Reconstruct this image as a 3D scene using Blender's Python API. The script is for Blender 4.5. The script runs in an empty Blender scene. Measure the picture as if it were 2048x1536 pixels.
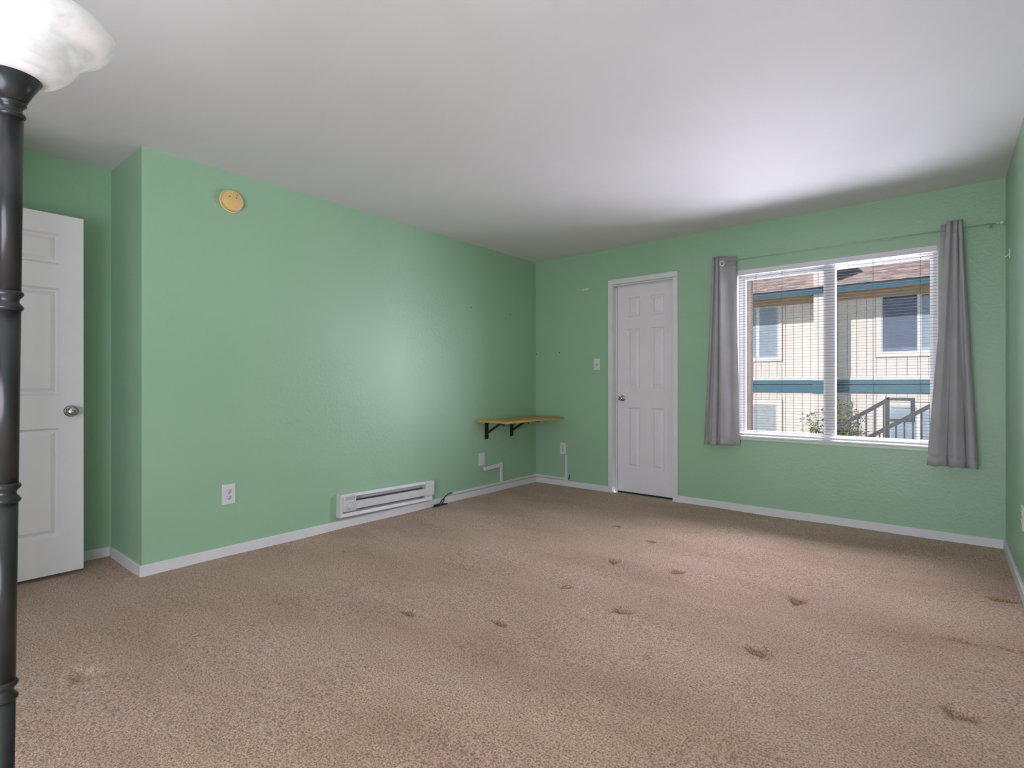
import bpy, bmesh, math, random
import numpy as np
from mathutils import Vector, Matrix

random.seed(7)
rng = np.random.default_rng(7)
scene = bpy.context.scene
COL = scene.collection
PI = math.pi

# ------------------------------------------------------------------ camera, sky, sun, daylight, exposure
W, L, D, H = 3.844, 3.748, 0.578, 2.44          # room width, left wall length, alcove depth, ceiling height
cam_d = bpy.data.cameras.new('camera')
cam_d.sensor_fit = 'HORIZONTAL'
cam_d.sensor_width = 36.0
cam_d.lens = 36.0 * 1059.6 / 2048
cam_d.clip_start = 0.02
cam = bpy.data.objects.new('camera', cam_d)
COL.objects.link(cam)
cam.location = (3.527, -4.7514, 1.0868)
cam.rotation_euler = (PI / 2 + 0.0002, 0.0005, 0.68344)
scene.camera = cam

world = bpy.data.worlds.new('world')
scene.world = world
world.use_nodes = True
wn = world.node_tree
wn.nodes.clear()
w_out = wn.nodes.new('ShaderNodeOutputWorld')
w_bg = wn.nodes.new('ShaderNodeBackground')
w_sky = wn.nodes.new('ShaderNodeTexSky')
w_sky.sky_type = 'NISHITA'
w_sky.sun_disc = False
w_sky.sun_elevation = math.radians(38)
w_sky.sun_rotation = math.radians(215)
w_sky.altitude = 1300
w_bg.inputs['Strength'].default_value = 0.062
wn.links.new(w_sky.outputs[0], w_bg.inputs[0])
wn.links.new(w_bg.outputs[0], w_out.inputs[0])

SUN_TRAVEL = Vector((0.68, 1.0, -0.97)).normalized()
sun_d = bpy.data.lights.new('sun', 'SUN')
sun_d.energy = 4.0
sun_d.angle = math.radians(0.5)
sun_d.color = (1.0, 0.96, 0.9)
sun = bpy.data.objects.new('sun', sun_d)
COL.objects.link(sun)
sun.location = (-8, -12, 14)
sun.rotation_euler = SUN_TRAVEL.to_track_quat('-Z', 'Y').to_euler()


def area(name, loc, target, sx, sy, power, color=(1, 1, 1)):
    d = bpy.data.lights.new(name, 'AREA')
    d.shape = 'RECTANGLE'
    d.size, d.size_y = sx, sy
    d.energy = power
    d.color = color
    o = bpy.data.objects.new(name, d)
    COL.objects.link(o)
    o.location = loc
    o.rotation_euler = (Vector(target) - Vector(loc)).to_track_quat('-Z', 'Y').to_euler()
    return o


DAY = (0.883, 0.842, 1.0)
area('daylight_side', (5.3, 1.4, 1.6), (0.0, -1.5, 1.25), 1.9, 2.2, 400, DAY)      # open court to the right of the window
area('daylight_sky', (3.6, 2.8, 4.1), (2.8, 0.1, 1.3), 4.4, 2.2, 2000, DAY)         # sky above the court
area('daylight_ground', (3.5, 2.6, -0.6), (2.75, 0.1, 1.35), 4.4, 2.0, 1200, DAY)   # light thrown up by the sunlit court
area('rear_fill', (2.95, -6.36, 0.95), (2.6, -2.6, 2.2), 1.7, 1.5, 97, DAY)       # added fill lamp behind the camera, angled up to the ceiling

scene.view_settings.view_transform = 'Standard'
scene.view_settings.look = 'None'
scene.view_settings.exposure = 0.0
scene.view_settings.gamma = 1.0
scene.view_settings.use_curve_mapping = False
scene.cycles.transparent_max_bounces = 24


# ------------------------------------------------------------------ materials
def new_mat(name):
    m = bpy.data.materials.new(name)
    m.use_nodes = True
    nt = m.node_tree
    b = nt.nodes['Principled BSDF']
    return m, nt, b


def N(nt, kind, **kw):
    n = nt.nodes.new(kind)
    for k, v in kw.items():
        if k in n.inputs:
            n.inputs[k].default_value = v
        else:
            setattr(n, k, v)
    return n


def noise(nt, scale, detail=3.0, rough=0.5, vec=None):
    n = nt.nodes.new('ShaderNodeTexNoise')
    n.inputs['Scale'].default_value = scale
    n.inputs['Detail'].default_value = detail
    n.inputs['Roughness'].default_value = rough
    if vec is not None:
        nt.links.new(vec, n.inputs['Vector'])
    return n


def objcoord(nt, scale=(1, 1, 1), geo=False):
    if geo:
        g = nt.nodes.new('ShaderNodeNewGeometry')
        src = g.outputs['Position']
    else:
        t = nt.nodes.new('ShaderNodeTexCoord')
        src = t.outputs['Object']
    mp = nt.nodes.new('ShaderNodeMapping')
    mp.inputs['Scale'].default_value = scale
    nt.links.new(src, mp.inputs['Vector'])
    return mp.outputs[0]


def ramp(nt, fac, stops):
    r = nt.nodes.new('ShaderNodeValToRGB')
    e = r.color_ramp.elements
    while len(e) < len(stops):
        e.new(0.5)
    for el, (p, c) in zip(e, stops):
        el.position = p
        el.color = (*c, 1)
    nt.links.new(fac, r.inputs[0])
    return r.outputs[0]


def bump(nt, b, height, strength, dist, prev=None):
    n = nt.nodes.new('ShaderNodeBump')
    n.inputs['Strength'].default_value = strength
    n.inputs['Distance'].default_value = dist
    nt.links.new(height, n.inputs['Height'])
    if prev is not None:
        nt.links.new(prev, n.inputs['Normal'])
    nt.links.new(n.outputs[0], b.inputs['Normal'])
    return n.outputs[0]


def simple(name, color, rough=0.5, metal=0.0, spec=0.5, vary=0.06, scale=30.0, bmp=0.0, bscale=200.0):
    m, nt, b = new_mat(name)
    v = objcoord(nt)
    n = noise(nt, scale, 3, 0.55, v)
    lo = tuple(c * (1 - vary) for c in color)
    hi = tuple(min(1, c * (1 + vary)) for c in color)
    nt.links.new(ramp(nt, n.outputs[0], [(0.3, lo), (0.7, hi)]), b.inputs['Base Color'])
    b.inputs['Roughness'].default_value = rough
    b.inputs['Metallic'].default_value = metal
    b.inputs['Specular IOR Level'].default_value = spec
    if bmp:
        nb = noise(nt, bscale, 2, 0.5, v)
        bump(nt, b, nb.outputs[0], bmp, 0.001)
    return m


def wall_paint():
    m, nt, b = new_mat('sage_green_wall_paint')
    v = objcoord(nt, geo=True)
    n = noise(nt, 1.3, 3, 0.5, v)
    nt.links.new(ramp(nt, n.outputs[0], [(0.3, (0.310, 0.505, 0.330)), (0.7, (0.330, 0.530, 0.350))]), b.inputs['Base Color'])
    b.inputs['Roughness'].default_value = 0.40
    b.inputs['Specular IOR Level'].default_value = 0.55
    n1 = noise(nt, 42, 2.5, 0.55, v)
    n2 = noise(nt, 130, 2, 0.5, v)
    p = bump(nt, b, n1.outputs[0], 0.24, 0.006)
    bump(nt, b, n2.outputs[0], 0.25, 0.002, p)
    return m


def ceiling_paint():
    m, nt, b = new_mat('white_ceiling_paint')
    v = objcoord(nt, geo=True)
    n = noise(nt, 2.2, 4, 0.55, v)
    nt.links.new(ramp(nt, n.outputs[0], [(0.3, (0.70, 0.70, 0.70)), (0.7, (0.73, 0.73, 0.73))]), b.inputs['Base Color'])
    b.inputs['Roughness'].default_value = 0.7
    b.inputs['Specular IOR Level'].default_value = 0.25
    n1 = noise(nt, 30, 3, 0.5, v)
    bump(nt, b, n1.outputs[0], 0.12, 0.004)
    return m


def carpet_mat():
    m, nt, b = new_mat('tan_carpet')
    v = objcoord(nt, geo=True)
    vs = objcoord(nt, (1.0, 2.2, 1.0), geo=True)
    big = noise(nt, 1.1, 4, 0.6, vs)
    tufts = noise(nt, 150, 2, 0.65, v)
    mid = noise(nt, 34, 3, 0.6, v)
    cbig = ramp(nt, big.outputs[0], [(0.30, (0.48, 0.31, 0.215)), (0.50, (0.58, 0.393, 0.28)), (0.72, (0.65, 0.46, 0.34))])
    ctuft = ramp(nt, tufts.outputs[0], [(0.34, (0.42, 0.39, 0.37)), (0.52, (1.0, 1.0, 1.0)), (0.68, (1.38, 1.38, 1.38))])
    cmid = ramp(nt, mid.outputs[0], [(0.30, (0.90, 0.89, 0.88)), (0.7, (1.06, 1.06, 1.06))])
    mx = N(nt, 'ShaderNodeMixRGB', blend_type='MULTIPLY')
    mx.inputs[0].default_value = 1.0
    nt.links.new(cbig, mx.inputs[1])
    nt.links.new(ctuft, mx.inputs[2])
    mx2 = N(nt, 'ShaderNodeMixRGB', blend_type='MULTIPLY')
    mx2.inputs[0].default_value = 1.0
    nt.links.new(mx.outputs[0], mx2.inputs[1])
    nt.links.new(cmid, mx2.inputs[2])
    nt.links.new(mx2.outputs[0], b.inputs['Base Color'])
    b.inputs['Roughness'].default_value = 0.95
    b.inputs['Specular IOR Level'].default_value = 0.1
    b.inputs['Sheen Weight'].default_value = 0.25
    b.inputs['Sheen Roughness'].default_value = 0.5
    n1 = noise(nt, 160, 3, 0.65, v)
    bump(nt, b, n1.outputs[0], 0.9, 0.008)
    return m


def wood_mat(name, a, c, rough=0.45, along=(1.5, 22, 22)):
    m, nt, b = new_mat(name)
    v = objcoord(nt, along)
    n = noise(nt, 3.0, 5, 0.6, v)
    nt.links.new(ramp(nt, n.outputs[0], [(0.3, a), (0.7, c)]), b.inputs['Base Color'])
    b.inputs['Roughness'].default_value = rough
    bump(nt, b, n.outputs[0], 0.15, 0.002)
    return m


def fabric_mat(name, color, trans=0.25):
    m, nt, b = new_mat(name)
    v = objcoord(nt)
    n = noise(nt, 320, 2, 0.5, v)
    n2 = noise(nt, 6, 3, 0.5, v)
    lo = tuple(c * 0.93 for c in color)
    hi = tuple(c * 1.06 for c in color)
    cc = ramp(nt, n2.outputs[0], [(0.3, lo), (0.7, hi)])
    nt.links.new(cc, b.inputs['Base Color'])
    b.inputs['Roughness'].default_value = 0.9
    b.inputs['Specular IOR Level'].default_value = 0.15
    b.inputs['Sheen Weight'].default_value = 0.15
    bump(nt, b, n.outputs[0], 0.25, 0.001)
    tr = nt.nodes.new('ShaderNodeBsdfTranslucent')
    nt.links.new(cc, tr.inputs['Color'])
    mix = nt.nodes.new('ShaderNodeMixShader')
    mix.inputs[0].default_value = trans
    nt.links.new(b.outputs[0], mix.inputs[1])
    nt.links.new(tr.outputs[0], mix.inputs[2])
    nt.links.new(mix.outputs[0], nt.nodes['Material Output'].inputs[0])
    return m


def glass_mat(name, tint=(0.96, 0.97, 0.98), gloss=1.0):
    m, nt, b = new_mat(name)
    nt.nodes.remove(b)
    t = N(nt, 'ShaderNodeBsdfTransparent')
    t.inputs[0].default_value = (*tint, 1)
    g = N(nt, 'ShaderNodeBsdfGlossy')
    g.inputs['Roughness'].default_value = 0.02
    lw = N(nt, 'ShaderNodeLayerWeight')
    lw.inputs['Blend'].default_value = 0.5
    n = noise(nt, 2.0, 1, 0.5, objcoord(nt))
    pw = N(nt, 'ShaderNodeMath', operation='POWER')
    pw.inputs[1].default_value = 5.0
    nt.links.new(lw.outputs['Facing'], pw.inputs[0])
    mul = N(nt, 'ShaderNodeMath', operation='MULTIPLY_ADD')
    mul.inputs[1].default_value = 0.5 * gloss
    mul.inputs[2].default_value = 0.03 * gloss
    nt.links.new(pw.outputs[0], mul.inputs[0])
    bm_ = nt.nodes.new('ShaderNodeBump')
    bm_.inputs['Strength'].default_value = 0.02
    nt.links.new(n.outputs[0], bm_.inputs['Height'])
    nt.links.new(bm_.outputs[0], g.inputs['Normal'])
    mix = N(nt, 'ShaderNodeMixShader')
    nt.links.new(mul.outputs[0], mix.inputs[0])
    nt.links.new(t.outputs[0], mix.inputs[1])
    nt.links.new(g.outputs[0], mix.inputs[2])
    nt.links.new(mix.outputs[0], nt.nodes['Material Output'].inputs[0])
    return m


def shade_mat():
    m, nt, b = new_mat('alabaster_lamp_glass')
    v = objcoord(nt, (1.0, 1.0, 2.2))
    n0 = noise(nt, 5, 3, 0.6, v)
    mp = N(nt, 'ShaderNodeMixRGB', blend_type='ADD')
    mp.inputs[0].default_value = 0.5
    nt.links.new(v, mp.inputs[1])
    nt.links.new(n0.outputs[1], mp.inputs[2])
    n = noise(nt, 7, 4, 0.55, mp.outputs[0])
    c = ramp(nt, n.outputs[0], [(0.35, (0.74, 0.74, 0.74)), (0.5, (0.86, 0.86, 0.86)), (0.62, (0.92, 0.92, 0.92))])
    nt.links.new(c, b.inputs['Base Color'])
    b.inputs['Roughness'].default_value = 0.35
    tr = N(nt, 'ShaderNodeBsdfTranslucent')
    nt.links.new(c, tr.inputs['Color'])
    mix = N(nt, 'ShaderNodeMixShader')
    mix.inputs[0].default_value = 0.18
    nt.links.new(b.outputs[0], mix.inputs[1])
    nt.links.new(tr.outputs[0], mix.inputs[2])
    nt.links.new(mix.outputs[0], nt.nodes['Material Output'].inputs[0])
    return m


def shingle_mat():
    m, nt, b = new_mat('pinkish_grey_shingles')
    v = objcoord(nt, (4.0, 9.0, 1.0), geo=True)
    n = noise(nt, 1.0, 4, 0.7, v)
    vo = nt.nodes.new('ShaderNodeTexVoronoi')
    vo.inputs['Scale'].default_value = 1.0
    vv = objcoord(nt, (5.0, 7.6, 0.01), geo=True)
    nt.links.new(vv, vo.inputs['Vector'])
    c1 = ramp(nt, vo.outputs['Color'], [(0.15, (0.36, 0.27, 0.26)), (0.5, (0.50, 0.40, 0.38)), (0.85, (0.60, 0.49, 0.45))])
    c2 = ramp(nt, n.outputs[0], [(0.3, (0.75, 0.75, 0.8)), (0.7, (1.15, 1.1, 1.05))])
    mx = N(nt, 'ShaderNodeMixRGB', blend_type='MULTIPLY')
    mx.inputs[0].default_value = 1.0
    nt.links.new(c1, mx.inputs[1])
    nt.links.new(c2, mx.inputs[2])
    nt.links.new(mx.outputs[0], b.inputs['Base Color'])
    b.inputs['Roughness'].default_value = 0.95
    return m


M = dict(
    wall=wall_paint(), ceil=ceiling_paint(), carpet=carpet_mat(),
    trim=simple('white_trim_paint', (0.72, 0.72, 0.735), 0.45, vary=0.03, scale=8),
    door=simple('white_door_paint', (0.79, 0.755, 0.78), 0.42, vary=0.02, scale=6, bmp=0.05, bscale=400),
    vinyl=simple('white_vinyl', (0.80, 0.80, 0.80), 0.4, vary=0.02, scale=10),
    plate=simple('white_plastic', (0.70, 0.685, 0.70), 0.35, vary=0.02, scale=40),
    sage=simple('sage_painted_metal', (0.34, 0.50, 0.36), 0.35, vary=0.04, scale=60),
    sagepale=simple('pale_sage_plastic', (0.55, 0.68, 0.55), 0.4, vary=0.03, scale=60),
    enamel=simple('white_enamel_steel', (0.66, 0.655, 0.66), 0.35, vary=0.03, scale=14),
    dark=simple('dark_slot', (0.02, 0.02, 0.02), 0.8, vary=0.1),
    grime=simple('dusty_heater_fins', (0.20, 0.195, 0.19), 0.6, vary=0.4, scale=60),
    black=simple('black_steel', (0.010, 0.009, 0.009), 0.5, vary=0.2, scale=30),
    rubber=simple('black_rubber', (0.008, 0.008, 0.009), 0.55, vary=0.2),
    gun=simple('gunmetal_lamp_finish', (0.026, 0.026, 0.027), 0.28, metal=0.0, spec=0.35, vary=0.15, scale=20),
    chrome=simple('brushed_nickel', (0.46, 0.46, 0.46), 0.22, metal=1.0, vary=0.05, scale=60),
    detector=simple('yellowed_plastic', (0.80, 0.53, 0.22), 0.45, vary=0.06, scale=25),
    detector_rim=simple('pale_yellow_plastic', (0.82, 0.66, 0.36), 0.45, vary=0.05, scale=25),
    curtain=fabric_mat('grey_curtain_fabric', (0.52, 0.51, 0.52), 0.28),
    curtain_white=fabric_mat('white_curtain_fabric', (0.72, 0.74, 0.78), 0.3),
    shelf=wood_mat('honey_pine', (0.46, 0.28, 0.075), (0.66, 0.44, 0.14), 0.45, (22, 1.5, 22)),
    brown=wood_mat('dark_brown_stained_wood', (0.070, 0.052, 0.042), (0.14, 0.105, 0.085), 0.7, (22, 22, 1.5)),
    glass=glass_mat('clear_window_glass', gloss=0.07),
    glassblue=glass_mat('bluish_window_glass', (0.92, 0.95, 0.99), 0.5),
    siding=simple('cream_siding_paint', (0.78, 0.71, 0.68), 0.8, vary=0.05, scale=5),
    sidingtrim=simple('cream_trim_paint', (0.82, 0.75, 0.72), 0.75, vary=0.03, scale=5),
    teal=simple('teal_trim_paint', (0.072, 0.175, 0.235), 0.5, vary=0.08, scale=4),
    tealdark=simple('dark_teal_metal', (0.012, 0.03, 0.045), 0.5, vary=0.1, scale=4),
    soffit=simple('tan_soffit_paint', (0.42, 0.31, 0.20), 0.8, vary=0.06, scale=5),
    groove=simple('brown_groove', (0.20, 0.15, 0.125), 0.9, vary=0.1),
    shingle=shingle_mat(),
    shadewhite=shade_mat(),
    slat=simple('grey_blind_slat', (0.07, 0.07, 0.072), 1.0, spec=0.0, vary=0.02, scale=10),
    cord=simple('grey_cord', (0.07, 0.07, 0.075), 0.8, vary=0.05),
    ground=simple('concrete_court', (0.42, 0.40, 0.37), 0.9, vary=0.15, scale=3),
    leaf=simple('green_leaf', (0.13, 0.17, 0.055), 0.55, vary=0.45, scale=9),
    leafpale=simple('pale_leaf', (0.30, 0.33, 0.14), 0.55, vary=0.35, scale=9),
    twig=simple('brown_twig', (0.13, 0.09, 0.06), 0.9, vary=0.2),
    screen=glass_mat('dark_insect_screen', (0.84, 0.84, 0.87), 0.1),
    room=simple('unlit_room_dark', (0.10, 0.105, 0.12), 0.9, vary=0.1),
)


# ------------------------------------------------------------------ mesh helpers
class MB:
    def __init__(self):
        self.v, self.f, self.s = [], [], []

    def add(self, verts, faces, smooth=False):
        o = len(self.v)
        self.v += [tuple(p) for p in verts]
        self.f += [tuple(o + i for i in f) for f in faces]
        self.s += [smooth] * len(faces)
        return self

    def box(self, x0, x1, y0, y1, z0, z1, mat=None):
        vs = [(x0, y0, z0), (x1, y0, z0), (x1, y1, z0), (x0, y1, z0), (x0, y0, z1), (x1, y0, z1), (x1, y1, z1), (x0, y1, z1)]
        if mat is not None:
            vs = [mat @ Vector(p) for p in vs]
        return self.add(vs, [(0, 3, 2, 1), (4, 5, 6, 7), (0, 1, 5, 4), (1, 2, 6, 5), (2, 3, 7, 6), (3, 0, 4, 7)])

    def bbox(self, x0, x1, y0, y1, z0, z1, b=0.003, mat=None):
        """box with chamfered edges"""
        b = min(b, (x1 - x0) * .45, (y1 - y0) * .45, (z1 - z0) * .45)
        bm = bmesh.new()
        bmesh.ops.create_cube(bm, size=1.0)
        for v in bm.verts:
            v.co = Vector(((x0 + x1) / 2 + v.co.x * (x1 - x0), (y0 + y1) / 2 + v.co.y * (y1 - y0), (z0 + z1) / 2 + v.co.z * (z1 - z0)))
        bmesh.ops.bevel(bm, geom=list(bm.edges), offset=b, segments=2, profile=0.7, affect='EDGES')
        vs = [(mat @ v.co) if mat is not None else v.co.copy() for v in bm.verts]
        fs = [tuple(v.index for v in f.verts) for f in bm.faces]
        bm.free()
        return self.add(vs, fs)

    def lathe(self, prof, seg=32, mat=None, smooth=True):
        """profile [(r, z)] round z"""
        vs, fs = [], []
        for r, z in prof:
            for i in range(seg):
                a = 2 * PI * i / seg
                vs.append(Vector((r * math.cos(a), r * math.sin(a), z)))
        for k in range(len(prof) - 1):
            for i in range(seg):
                j = (i + 1) % seg
                fs.append((k * seg + i, k * seg + j, (k + 1) * seg + j, (k + 1) * seg + i))
        if prof[0][0] > 1e-6:
            fs.append(tuple(reversed(range(seg))))
        if prof[-1][0] > 1e-6:
            fs.append(tuple(range((len(prof) - 1) * seg, len(prof) * seg)))
        if mat is not None:
            vs = [mat @ p for p in vs]
        return self.add(vs, fs, smooth)

    def tube(self, pts, r, seg=8, smooth=True):
        pts = [Vector(p) for p in pts]
        vs, fs = [], []
        up = Vector((0, 0, 1))
        for i, p in enumerate(pts):
            t = (pts[min(i + 1, len(pts) - 1)] - pts[max(i - 1, 0)]).normalized()
            a = t.cross(up)
            if a.length < 1e-3:
                a = t.cross(Vector((1, 0, 0)))
            a.normalize()
            b = t.cross(a)
            rr = r[i] if isinstance(r, (list, tuple)) else r
            for k in range(seg):
                an = 2 * PI * k / seg
                vs.append(p + a * rr * math.cos(an) + b * rr * math.sin(an))
        for i in range(len(pts) - 1):
            for k in range(seg):
                j = (k + 1) % seg
                fs.append((i * seg + k, i * seg + j, (i + 1) * seg + j, (i + 1) * seg + k))
        fs.append(tuple(reversed(range(seg))))
        fs.append(tuple(range((len(pts) - 1) * seg, len(pts) * seg)))
        return self.add(vs, fs, smooth)

    def prism(self, poly, axis, a0, a1):
        """poly of 2-D points in the two other axes (in axis order), extruded along axis"""
        n = len(poly)

        def mk(u, w, a):
            q = [u, w]
            q.insert(axis, a)
            return tuple(q)
        vs = [mk(u, w, a0) for u, w in poly] + [mk(u, w, a1) for u, w in poly]
        fs = [tuple(range(n)), tuple(reversed(range(n, 2 * n)))]
        for i in range(n):
            j = (i + 1) % n
            fs.append((i, n + i, n + j, j))
        return self.add(vs, fs)

    def mesh(self, name):
        me = bpy.data.meshes.new(name)
        me.from_pydata([tuple(p) for p in self.v], [], self.f)
        me.polygons.foreach_set('use_smooth', self.s)
        bm = bmesh.new()
        bm.from_mesh(me)
        bmesh.ops.recalc_face_normals(bm, faces=bm.faces)
        bm.to_mesh(me)
        bm.free()
        me.update()
        return me

    def build(self, name, mat, parent=None):
        me = self.mesh(name)
        me.materials.append(M[mat])
        return link(name, me, parent)


def link(name, me, parent=None):
    o = bpy.data.objects.new(name, me)
    COL.objects.link(o)
    if parent is not None:
        o.parent = parent
    return o


def tag(o, label=None, cat=None, group=None, kind=None):
    if label:
        o['label'] = label
    if cat:
        o['category'] = cat
    if group:
        o['group'] = group
    if kind:
        o['kind'] = kind
    return o


def thing(name, label, cat, loc=(0, 0, 0), rot=(0, 0, 0), group=None, kind=None):
    o = bpy.data.objects.new(name, None)
    o.empty_display_size = 0.1
    COL.objects.link(o)
    o.location = loc
    o.rotation_euler = rot
    return tag(o, label, cat, group, kind)


def struct(name, mb, mat, label, cat):
    return tag(mb.build(name, mat), label, cat, kind='structure')


def catmull(pts, n):
    pts = [Vector(p) for p in pts]
    P = [pts[0] * 2 - pts[1]] + pts + [pts[-1] * 2 - pts[-2]]
    out = []
    for i in range(1, len(P) - 2):
        for k in range(n):
            t = k / n
            a, b, c, d = P[i - 1], P[i], P[i + 1], P[i + 2]
            out.append(0.5 * ((2 * b) + (c - a) * t + (2 * a - 5 * b + 4 * c - d) * t * t + (3 * b - a - 3 * c + d) * t ** 3))
    out.append(pts[-1])
    return out


# ------------------------------------------------------------------ room shell
YR = -6.44           # rear end of the space behind the camera
WT = 0.14

# carpet floor: real relief, with the dents that furniture legs left in the pile
DENTS = [(1.592, -1.096, .030, .018), (1.964, -1.308, .028, .016), (1.958, -1.833, .036, .026), (2.32, -1.774, .036, .026),
         (1.943, -2.364, .036, .026), (2.316, -2.444, .044, .028), (1.956, -2.909, .034, .022), (1.558, -3.103, .034, .022),
         (2.954, -2.447, .052, .034), (2.958, -1.793, .042, .028), (3.571, -2.462, .046, .028), (3.752, -1.14, .055, .020),
         (3.581, -1.814, .040, .016), (3.752, -1.79, .050, .016), (1.038, -4.224, .050, .030), (0.496, -2.768, .030, .016)]


def build_floor():
    st = 0.0085
    xs = np.arange(-D - 0.02, W + 0.02 + st, st)
    ys = np.arange(-4.95, 0.02 + st, st)
    X, Y = np.meshgrid(xs, ys)
    Z = rng.normal(0, 0.0007, X.shape)
    for k in range(14):
        a = rng.uniform(0, 2 * PI)
        fr = rng.uniform(2, 9)
        Z += 0.0006 * np.sin(fr * (X * math.cos(a) + Y * math.sin(a)) + rng.uniform(0, 6))
    for i, (dx, dy, rx, ry) in enumerate(DENTS):
        a = -0.25 + 0.5 * ((i * 37) % 10) / 10
        u = (X - dx) * math.cos(a) + (Y - dy) * math.sin(a)
        w = -(X - dx) * math.sin(a) + (Y - dy) * math.cos(a)
        q = (u / rx) ** 2 + (w / (ry * 1.25)) ** 2
        q = q * (1 + 0.35 * np.sin(3 * np.arctan2(w, u) + i) + 0.2 * np.sin(5 * np.arctan2(w, u) + 2 * i))
        Z -= (0.014 if i in (14, 15, 12, 13) else 0.030) * np.exp(-q ** 2.0)
        Z += 0.0012 * np.exp(-((np.sqrt(q) - 1.35) / 0.3) ** 2)
    ny, nx = X.shape
    V = np.stack([X, Y, Z], 2).reshape(-1, 3)
    idx = np.arange(nx * ny).reshape(ny, nx)
    F = np.stack([idx[:-1, :-1], idx[:-1, 1:], idx[1:, 1:], idx[1:, :-1]], 2).reshape(-1, 4)
    vs = V.tolist()
    fs = F.tolist()
    o = len(vs)
    x0, x1 = -D - 0.2, W + 0.1
    vs += [(x0, YR, -0.001), (x1, YR, -0.001), (x1, -4.93, -0.001), (x0, -4.93, -0.001)]
    fs.append([o, o + 1, o + 2, o + 3])
    me = bpy.data.meshes.new('floor')
    me.from_pydata(vs, [], fs)
    me.polygons.foreach_set('use_smooth', [True] * len(fs))
    me.materials.append(M['carpet'])
    return link('floor', me)


tag(build_floor(), 'worn tan carpet floor with furniture leg dents', 'carpet', kind='structure')

struct('ceiling', MB().box(-D - WT, W + WT, YR, WT, H, H + 0.12), 'ceil', 'flat white painted ceiling', 'ceiling')
struct('wall_left', MB().box(-D - WT, 0, -L, WT, 0 - 0.05, H), 'wall', 'long sage green wall with smoke detector and heater', 'wall')
struct('wall_alcove', MB().box(-D - WT, -D, YR, -L, -0.05, H), 'wall', 'shaded green alcove wall behind the open white door', 'wall')
struct('wall_right', MB().box(W, W + WT, YR, WT, -0.05, H), 'wall', 'narrow sliver of green wall at the right edge', 'wall')

# window opening and closet door opening in the far wall
WX0, WX1, WZ0, WZ1 = 2.150, 3.500, 0.632, 2.062
DX0, DX1, DZ1 = 0.960, 1.588, 2.075
wb = MB()
wb.box(0, DX0, 0, WT, -0.05, H)
wb.box(DX0, DX1, 0, WT, DZ1, H)
wb.box(DX1, WX0, 0, WT, -0.05, H)
wb.box(WX0, WX1, 0, WT, -0.05, WZ0)
wb.box(WX0, WX1, 0, WT, WZ1, H)
wb.box(WX1, W, 0, WT, -0.05, H)
wb.box(DX0 - .1, DX1 + .1, WT, WT + 0.02, -0.05, DZ1 + 0.1)
struct('wall_back', wb, 'wall', 'far sage green wall holding the white door and the window', 'wall')

# space behind the camera: end wall with a wide unglazed opening, added for the rear fill lamp
rb = MB()
rb.box(-D, 1.6, YR, YR + 0.06, -0.05, H)
rb.box(3.6, W, YR, YR + 0.06, -0.05, H)
rb.box(1.6, 3.6, YR, YR + 0.06, 2.36, H)
rb.box(1.6, 3.6, YR, YR + 0.06, -0.05, 0.14)
struct('wall_rear', rb, 'wall', 'green end wall behind the camera with opening added for fill light', 'wall')
# stub of partition that carries the open door
pb = MB()
pb.box(-D, -0.40, -4.86, -4.74, -0.05, H)
pb.box(-0.40, 0.42, -4.86, -4.74, 2.07, H)
pb.box(0.42, 0.52, -4.86, -4.74, -0.05, H)
pb.box(-D, 0.62, -5.66, -5.56, -0.05, H)      # unseen closet walls, added to stop rear light through the doorway
pb.box(0.52, 0.62, -5.56, -4.86, -0.05, H)
struct('wall_partition', pb, 'wall', 'green partition beside the hinges of the open door', 'wall')

# baseboards
BH, BT = 0.060, 0.013


def baseboard(name, x0, x1, y0, y1, label, face):
    mb = MB()
    c = 0.004
    if face == '+x':
        mb.prism([(x0, 0.0 - .004), (x1, -.004), (x1, BH - c), (x1 - c, BH), (x0, BH)], 1, y0, y1)
    elif face == '-x':
        mb.prism([(x1, -.004), (x0, -.004), (x0, BH - c), (x0 + c, BH), (x1, BH)], 1, y0, y1)
    else:  # -y
        mb.prism([(y1, -.004), (y0, -.004), (y0, BH - c), (y0 + c, BH), (y1, BH)], 0, x0, x1)
    return struct(name, mb, 'trim', label, 'baseboard')


baseboard('baseboard_left', 0, BT, -L - BT, -BT, 'long white baseboard under the wall heater', '+x')
baseboard('baseboard_return', -D, 0.0, -L - BT, -L, 'short white baseboard on the alcove return', '-y')
baseboard('baseboard_alcove', -D, -D + BT, -4.74, -L - BT, 'white baseboard behind the open door', '+x')
baseboard('baseboard_back', BT * 0, 0.918, -BT, 0, 'white baseboard between room corner and white door', '-y')
baseboard('baseboard_window', 1.633, W, -BT, 0, 'white baseboard below the window', '-y')
baseboard('baseboard_right', W - BT, W, -4.9, -BT, 'white baseboard along the right edge wall', '-x')


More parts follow.
